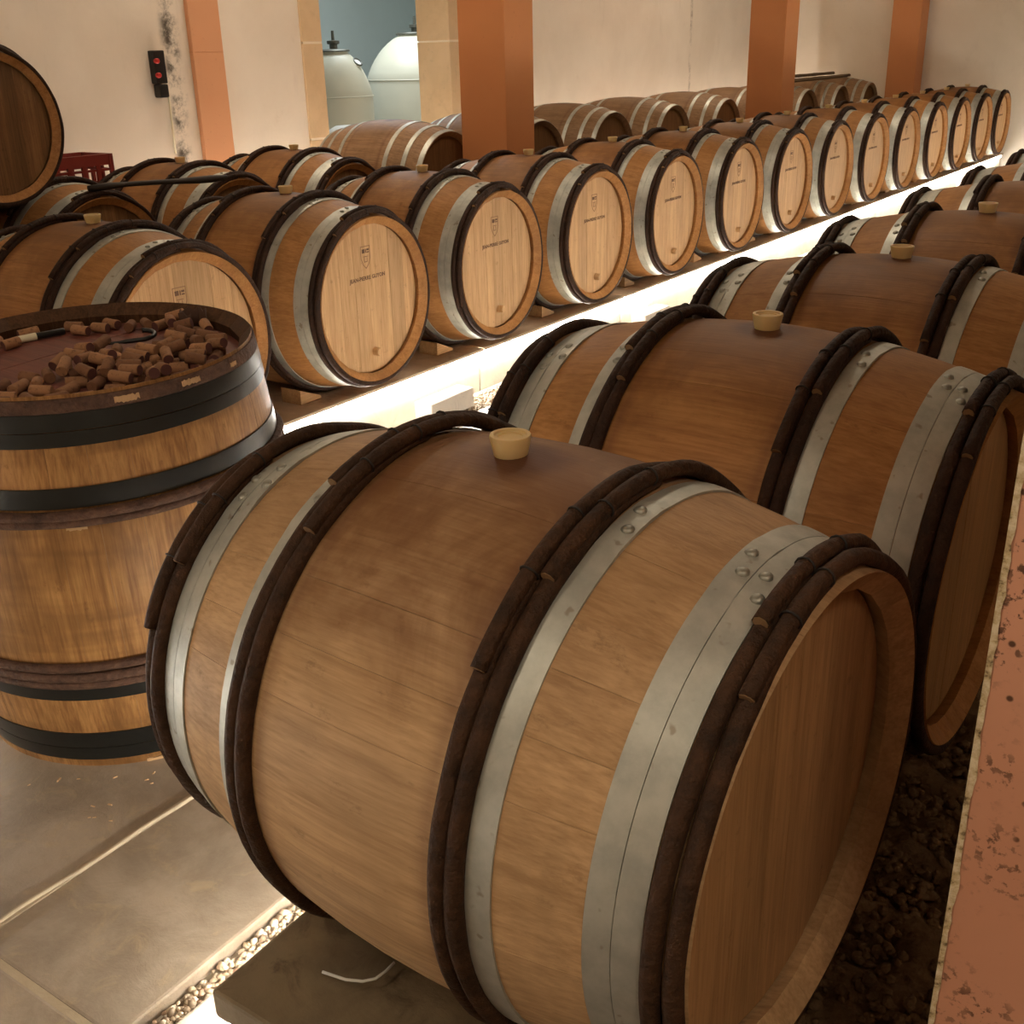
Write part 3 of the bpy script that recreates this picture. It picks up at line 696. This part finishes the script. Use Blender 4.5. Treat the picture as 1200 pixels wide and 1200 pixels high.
# bark hoop under the rim and pale splintered patches where it has broken away
rm = hoop_mesh(.820-UL/2, .846-UL/2, *A, th=.004, n=96); ob_ = obj('rim_hoop', lift(rm), MAT['twig_old'], cask); ob_['label'] = 'worn brown rim hoop'
def splinter(h, an, wdt, hgt, dr, seed):
    V = []; Fc = []; n = 12
    for i in range(n+1):
        u = i/n; a = an+(u-.5)*wdt; lo = -hgt/2*(.6+.4*noise.noise(Vector((seed, u*7, 0)))*1.5); hi = hgt/2*(.55+.6*noise.noise(Vector((seed+3, u*9, 1))))
        for q, hh in ((0, lo), (1, hi)):
            r = prof(h+hh-UL/2, UL, URb, URh)+dr+.001*noise.noise(Vector((seed, u*20, hh*50))); V.append((h+hh, r*math.cos(a), r*math.sin(a)))
        for q, hh in ((0, lo), (1, hi)):
            r = prof(h+hh-UL/2, UL, URb, URh)-.002; V.append((h+hh, r*math.cos(a), r*math.sin(a)))
    for i in range(n):
        o = i*4; p = o+4; Fc += [(o, p, p+1, o+1), (o+2, o+3, p+3, p+2), (o, o+2, p+2, p), (o+1, p+1, p+3, o+3)]
    Fc += [(0, 1, 3, 2), (n*4, n*4+2, n*4+3, n*4+1)]
    return mesh('splintered_patch', V, Fc)
for h, an, w_, hg, sd in ((.832, -.42, .13, .020, 1), (.833, -.05, .12, .018, 2), (.832, .30, .06, .014, 3), (.597, -.78, .10, .020, 4), (.600, -.15, .06, .012, 5), (.014, -.55, .26, .020, 6), (.016, -.15, .2, .018, 7)):
    sp = obj('splintered_patch', splinter(h, an, w_, hg, .0055 if h > .7 else .003, sd), MAT['splinter'], cask); sp['label'] = 'pale splintered wood'
CM = cask.matrix_world.copy()
def on_cask(b, c, dz=0.0): return CM @ Vector((UL-.045+dz, b, c))

# ------------------------------------------------------------------ corks and small things on the cask
def cork_mesh(L, r0, r1):
    n = 14; pr_ = [(.0001, -L/2), (r0-.0012, -L/2), (r0, -L/2+.0015), ((r0+r1)/2-.0003, 0), (r1, L/2-.0015), (r1-.0012, L/2), (.0001, L/2)]
    me = lathe('cork', pr_, n, 'x', cap=False); me.materials.append(MAT['cork']); me.materials.append(MAT['cork_end'])
    for p in me.polygons:
        if p.center[0] > L/2-.0006: p.material_index = 1
    return me
CK = [cork_mesh(.044, .0118, .0115), cork_mesh(.047, .0122, .0116), cork_mesh(.040, .0115, .0125)]
bare = [(-.06, -.20), (-.24, -.06), (-.235, .09), (-.14, .215), (-.025, .25), (.05, .20), (.068, .13), (-.02, .085), (-.02, .0), (.04, -.06), (.01, -.10), (.0, -.20)]
def inside(p, poly):
    c = False
    for i in range(len(poly)):
        (x1, y1), (x2, y2) = poly[i], poly[i-1]
        if (y1 > p[1]) != (y2 > p[1]) and p[0] < (x2-x1)*(p[1]-y1)/(y2-y1)+x1: c = not c
    return c
def segd(a, b):
    best = 9
    for i in range(5):
        for j in range(5):
            pa = a[0]+(a[1]-a[0])*i/4; pb = b[0]+(b[1]-b[0])*j/4; best = min(best, float(np.hypot(*(pa-pb))))
    return best
placed = []; tries = 0; rr = random.Random(11)
def try_cork(layer, p, th):
    d = np.array([math.cos(th), math.sin(th)])*.016; a = (p-d, p+d)
    for q in (a[0], a[1], p):
        if np.hypot(*q) > .302: return False
    for l_, b in placed:
        if l_ == layer and segd(a, b) < .0245: return False
    if layer == 1 and (math.hypot(p[0]-.02, p[1]-.12) < .075 or math.hypot(p[0]-.06, p[1]-.08) < .05): return False
    if layer == 1 and sum(1 for l_, b in placed if l_ == 0 and segd(a, b) < .02) < 2: return False
    placed.append((layer, a)); return True
items = []
keep = [((-.275, .013), (-.242, .121)), ((-.021, .10), (.007, .154)), ((.007, .154), (-.035, .193)), ((.005, .285), (.035, .285))]
for k_ in keep:
    for l_ in (0, 1): placed.append((l_, (np.array(k_[0]), np.array(k_[1]))))
while tries < 5000 and len(items) < 108:
    tries += 1
    p = np.array([rr.uniform(-.31, .31), rr.uniform(-.31, .31)])
    if inside(p, bare) or (p[0] < -.12 and p[1] < -.12): continue
    if p[1] < -.10 and rr.random() < .2: continue
    th = rr.uniform(0, PI)
    if try_cork(0, p, th): items.append((0, p, th))
n1 = 0; tries = 0
while tries < 2500 and n1 < 34:
    tries += 1
    p = np.array([rr.uniform(-.05, .28), rr.uniform(-.1, .30)])
    if inside(p, bare): continue
    th = rr.uniform(0, PI)
    if try_cork(1, p, th): items.append((1, p, th)); n1 += 1
for ly, p, th in items:
    o = link(bpy.data.objects.new('cork', rr.choice(CK)))
    tilt = rr.uniform(-.08, .08) if ly == 0 else rr.uniform(-.3, .3)
    x_ = (UB*math.cos(th)+UC*math.sin(th)); x_ = (x_*math.cos(tilt)+UA*math.sin(tilt)).normalized(); y_ = UA.cross(x_).normalized(); z_ = x_.cross(y_)
    sp_ = rr.uniform(0, 2*PI); y2, z2 = y_*math.cos(sp_)+z_*math.sin(sp_), z_*math.cos(sp_)-y_*math.sin(sp_)
    if rr.random() < .5: x_, y2 = -x_, -y2
    c = on_cask(p[0], p[1], .0125+(.0215 if ly else 0))
    o.matrix_world = Matrix(((x_[0], y2[0], z2[0], c[0]), (x_[1], y2[1], z2[1], c[1]), (x_[2], y2[2], z2[2], c[2]), (0, 0, 0, 1)))
    tag(o, 'used wine cork heaped on another cork on the upright cask' if ly else 'used wine cork lying flat on the wine-stained head of the upright cask', 'cork', 'upper corks of the heap' if ly else 'corks lying on the cask head')
def frame_obj(o, p, x_):
    x_ = x_.normalized(); y_ = UA.cross(x_).normalized(); z_ = x_.cross(y_)
    o.matrix_world = Matrix(((x_[0], y_[0], z_[0], p[0]), (x_[1], y_[1], z_[1], p[1]), (x_[2], y_[2], z_[2], p[2]), (0, 0, 0, 1)))
a = on_cask(-.275, .013, .0095); b_ = on_cask(-.242, .121, .0095)
pen = empty('marker_pen'); frame_obj(pen, a, b_-a); tag(pen, 'marker pen with cream cap and black barrel on the cask head', 'pen'); ln = (b_-a).length
obj('cap', lathe('cap', [(.006, 0), (.0082, .003), (.009, ln*.42)], 16, 'x'), MAT['cream_plastic'], pen)
obj('pen_body', lathe('pen_body', [(.0078, ln*.42), (.0078, ln*.97), (.0062, ln)], 16, 'x'), MAT['black_plastic'], pen)
hk = []
for i in range(9): hk.append(on_cask(-.040+.047*i/8, .085+.07*i/8, .016))
cx_, cy_ = -.018, .172
for i in range(1, 12):
    an = -.65+i*.30; rad_ = .030-.0012*i; hk.append(on_cask(cx_+rad_*math.cos(an), cy_+rad_*math.sin(an), .016+.0008*i))
o = obj('hook', tube('hook', hk, [.0035]*4+[.0055]*(len(hk)-4), 8), MAT['black_plastic']); tag(o, 'black curled metal hook lying among the corks', 'hook')
fp = on_cask(.02, .285, .012); V = []; Fc = []
for i in range(15):
    an = .5+i*5.0/14; r = .026+.004*math.sin(i*1.9)
    for q, h in enumerate((0, .05+.006*math.sin(i*2.3))): V.append(fp+UB*(r+q*.004)*math.cos(an)+UC*(r+q*.004)*math.sin(an)+UA*(h-.010))
for i in range(14): Fc.append((2*i, 2*i+2, 2*i+3, 2*i+1))
me = raw('foil_capsule', V, Fc, True); o = obj('foil_capsule', me, MAT['foil']); md = o.modifiers.new('thick', 'SOLIDIFY'); md.thickness = .0015
tag(o, 'torn dark foil capsule standing among the corks', 'foil')
# splinters fallen on the slabs below the cask
chip_m = mesh('chip', [(-.006, -.002, 0), (.006, -.0015, 0), (.0065, .001, 0), (-.005, .002, 0), (-.004, -.001, .002), (.005, -.0005, .0025), (.004, .0012, .002), (-.004, .001, .002)], BOXF and [(0, 1, 2, 3), (4, 7, 6, 5), (0, 4, 5, 1), (1, 5, 6, 2), (2, 6, 7, 3), (3, 7, 4, 0)]); chip_m.materials.append(MAT['splinter'])
for px, py, sc in ((109, 945, .9), (129, 943, 1), (105, 958, .6), (111, 958, .7), (130, 962, .7), (69, 914, 1.3), (135, 911, .9), (172, 914, .8), (178, 918, .6), (92, 913, .7), (34, 920, .6), (180, 906, .7)):
    q = onz(px, py, FZ); o = link(bpy.data.objects.new('wood_chip', chip_m)); o.location = (q[0], q[1], FZ); o.rotation_euler = (0, 0, rr.uniform(0, 6)); o.scale = (sc, sc, sc)
    tag(o, 'tiny pale wood splinter on the slab below the upright cask', 'splinter', 'splinters below the upright cask')
# cable on the dark plinth
pts = [onz(378, 1139, PZ+.004), onz(390, 1143, PZ+.006), onz(405, 1148, PZ+.006), onz(425, 1150, PZ+.006), onz(440, 1147, PZ+.006), onz(452, 1138, PZ+.004), onz(462, 1128, PZ+.004)]
o = obj('cable', tube('cable', [tuple(p) for p in pts], .0022, 8), MAT['cable']); tag(o, 'short loop of grey cable on the dark plinth under the big barrel', 'cable')

# ------------------------------------------------------------------ things on and behind the back row
# red lattice crate
LX, LY, H = .25, .42, .245
def lattice(axis):
    parts = []
    ln = LY if axis == 'y' else LX
    def bx(u0, u1, z0, z1, t=.012):
        return box_vf((-t/2, u0, z0), (t/2, u1, z1)) if axis == 'y' else box_vf((u0, -t/2, z0), (u1, t/2, z1))
    for z0, z1, t in ((.0, .018, .014), (.085, .100, .012), (.160, .172, .012), (.190, .2445, .022)): parts.append(bx(-ln/2, ln/2, z0, z1, t))
    n = 5 if axis == 'y' else 3
    for i in range(n+1):
        u = -ln/2+ln*i/n; parts.append(bx(u-.012, u+.012, .001, .244, .013))
    return join_vf(parts)
lm = mesh('lattice_side', *lattice('y')), mesh('lattice_end', *lattice('x')), box('crate_bottom', (-LX/2, -LY/2, 0), (LX/2, LY/2, .008))
for k in range(4):                      # a stack of four against the wall
    cr = tag(empty('plastic_crate', (-2.55, .60, FZ-.06+.26*k), (0, 0, .02*(-1)**k)), 'dark red lattice plastic crate by the wall, ' + ['lowest of its stack', 'second from the ground', 'third from the ground', 'topmost of its stack'][k], 'crate', 'stack of crates by the wall')
    for s_ in (-1, 1):
        o = obj('lattice_side', lm[0], MAT['red_plastic'], cr); o.location = (s_*(LX/2-.007), 0, 0)
        o = obj('lattice_end', lm[1], MAT['red_plastic'], cr); o.location = (0, s_*(LY/2-.007), 0)
    obj('crate_bottom', lm[2], MAT['red_plastic'], cr)
# iron bar lying across the back row and laths at the far end
a = onz(103, 221, .352); b_ = onz(266, 207, .352); d = b_-a
pp = [a+d*k for k in np.linspace(0, 1, 9)]; wz = [.004*math.sin(k*7) for k in range(9)]
o = obj('iron_bar', tube('iron_bar', [(p[0], p[1], p[2]+w_) for p, w_ in zip(pp, wz)], [.012, .016, .011, .011, .011, .012, .015, .017, .010], 8), MAT['rusty']); tag(o, 'thin dark bar lying across two back-row barrels', 'bar')
for k, (y0, y1, dx, dz, rot_) in enumerate(((8.2, 10.6, 0, .0, .01), (8.4, 10.2, .11, .0, -.01), (8.5, 9.9, .05, .042, .01))):
    P_ = [(-1.80+dx+.008*math.sin(q*1.3+k)+rot_*(q-5)*.1, y0+(y1-y0)*q/10, PZ+.10+.755+.016+dz+.008*noise.noise(Vector((q, k, 0)))) for q in range(11)]
    o = obj('wooden_lath', tube('wooden_lath', P_, [.016+.006*noise.noise(Vector((q*3.1, k, 5))) for q in range(11)], 7), MAT['lath'])
    tag(o, ['long crooked lath lying on the far metal-hooped barrels', 'shorter lath on the room side of the long crooked one', 'top lath resting on the two other laths'][k], 'lath')
# switch box on the wall
sb = tag(empty('switch_box', (XW, 1.40, .655)), 'black electric switch box with red switches beside the wall crack', 'switch box')
obj('housing', box('housing', (.001, 0, .07), (.05, .078, .245), bev=.006, seg=2), MAT['black_plastic'], sb)
obj('socket', box('socket', (.001, .008, -.005), (.06, .07, .068), bev=.010, seg=2), MAT['black_plastic'], sb)
for z in (.19, .115): obj('switch', lathe('switch', [(.014, .045), (.014, .066), (.010, .070)], 12, 'x', (0, .012, z)), MAT['red_switch'], sb)
# vats in the next room
def vat(lab, px, py_neck, xx, R, r_neck, zsh, seed):
    c = onx(px, py_neck, xx); v = tag(empty('vat', (xx, c[1], FZ)), lab, 'vat'); zn = c[2]-FZ; zs = zsh-FZ
    pr_ = [(R*.98, 0), (R, .02), (R, zs)]
    for i in range(1, 9):
        t_ = i/8; pr_.append((r_neck+(R-r_neck)*(.5*math.cos(t_*PI/2)+.5*(1-t_)), zs+(zn-.03-zs)*(.5*math.sin(t_*PI/2)+.5*t_)))
    pr_.append((r_neck, zn-.02))
    obj('tank_body', lathe('tank_body', pr_, 48), MAT['vat'], v)
    obj('seam_band', lathe('seam_band', [(R+.002, zs-.012), (R+.006, zs-.006), (R+.002, zs)], 48, cap=False), MAT['vat'], v)
    obj('neck_lid', lathe('neck_lid', [(r_neck+.015, zn-.02), (r_neck+.02, zn-.01), (r_neck+.01, zn), (.02, zn+.006)], 32), MAT['vat_dark'], v)
    obj('valve', lathe('valve', [(.035, zn+.006), (.035, zn+.04), (.055, zn+.045), (.055, zn+.07), (.014, zn+.075), (.012, zn+.15)], 14), MAT['vat_dark'], v)
    return v, zn
v1, zn1 = vat('smaller cream vat behind the doorway with an oval hatch', 391, 58, -4.4, .315, .12, .52, 1)
v2, zn2 = vat('taller cream vat behind the doorway with a valve on its lid', 486, 38, -4.75, .50, .17, .62, 2)
n_ = 20; hp = []
for k in range(n_):
    an = 2*PI*k/n_; hp.append((.190+.03*math.sin(an), .085+.04*math.cos(an), zn1-.105-.028*math.sin(an)))
obj('hatch_ring', tube('hatch_ring', hp, .008, 6, closed=True), MAT['vat_dark'], v1)
obj('hatch_lid', mesh('hatch_lid', hp+[(p[0]*.98, p[1], p[2]-.01) for p in hp], [tuple(range(n_)), tuple(range(n_, 2*n_))[::-1]]+[(k, n_+k, n_+(k+1) % n_, (k+1) % n_) for k in range(n_)]), MAT['white'], v1)
c = onx(412, 146, -3.5); o = obj('plastic_drum', lathe('plastic_drum', [(.20, 0), (.21, .02), (.21, c[2]-FZ-.08), (.19, c[2]-FZ-.04), (.13, c[2]-FZ-.008), (.0001, c[2]-FZ)], 32, cap=False), MAT['white'])
o.location = (-3.5, c[1], FZ); tag(o, 'rounded white plastic drum in front of the vats', 'drum')
# fixtures for the added ceiling lights, all out of view
for k, (lx, ly) in enumerate([q[:2] for q in FILL_LAMPS]):
    la = tag(empty('added_ceiling_lamp', (lx, ly, CEIL)), 'added unseen warm ceiling lamp ' + ['over the open end of the walkway', 'above the mouldy pillar', 'over the upright cask walkway', 'over the walkway near the end wall', 'above the back row by the doorway', 'above the back row near the end wall'][k], 'lamp', 'added ceiling lamps')
    obj('fill_lamp_housing', box('fill_lamp_housing', (-.15, -.74, -.06), (.15, .74, -.001), bev=.01), MAT['cream_plastic'], la)
    obj('fill_diffuser', box('fill_diffuser', (-.13, -.72, -.075), (.13, .72, -.061)), MAT['fill_glow'], la)
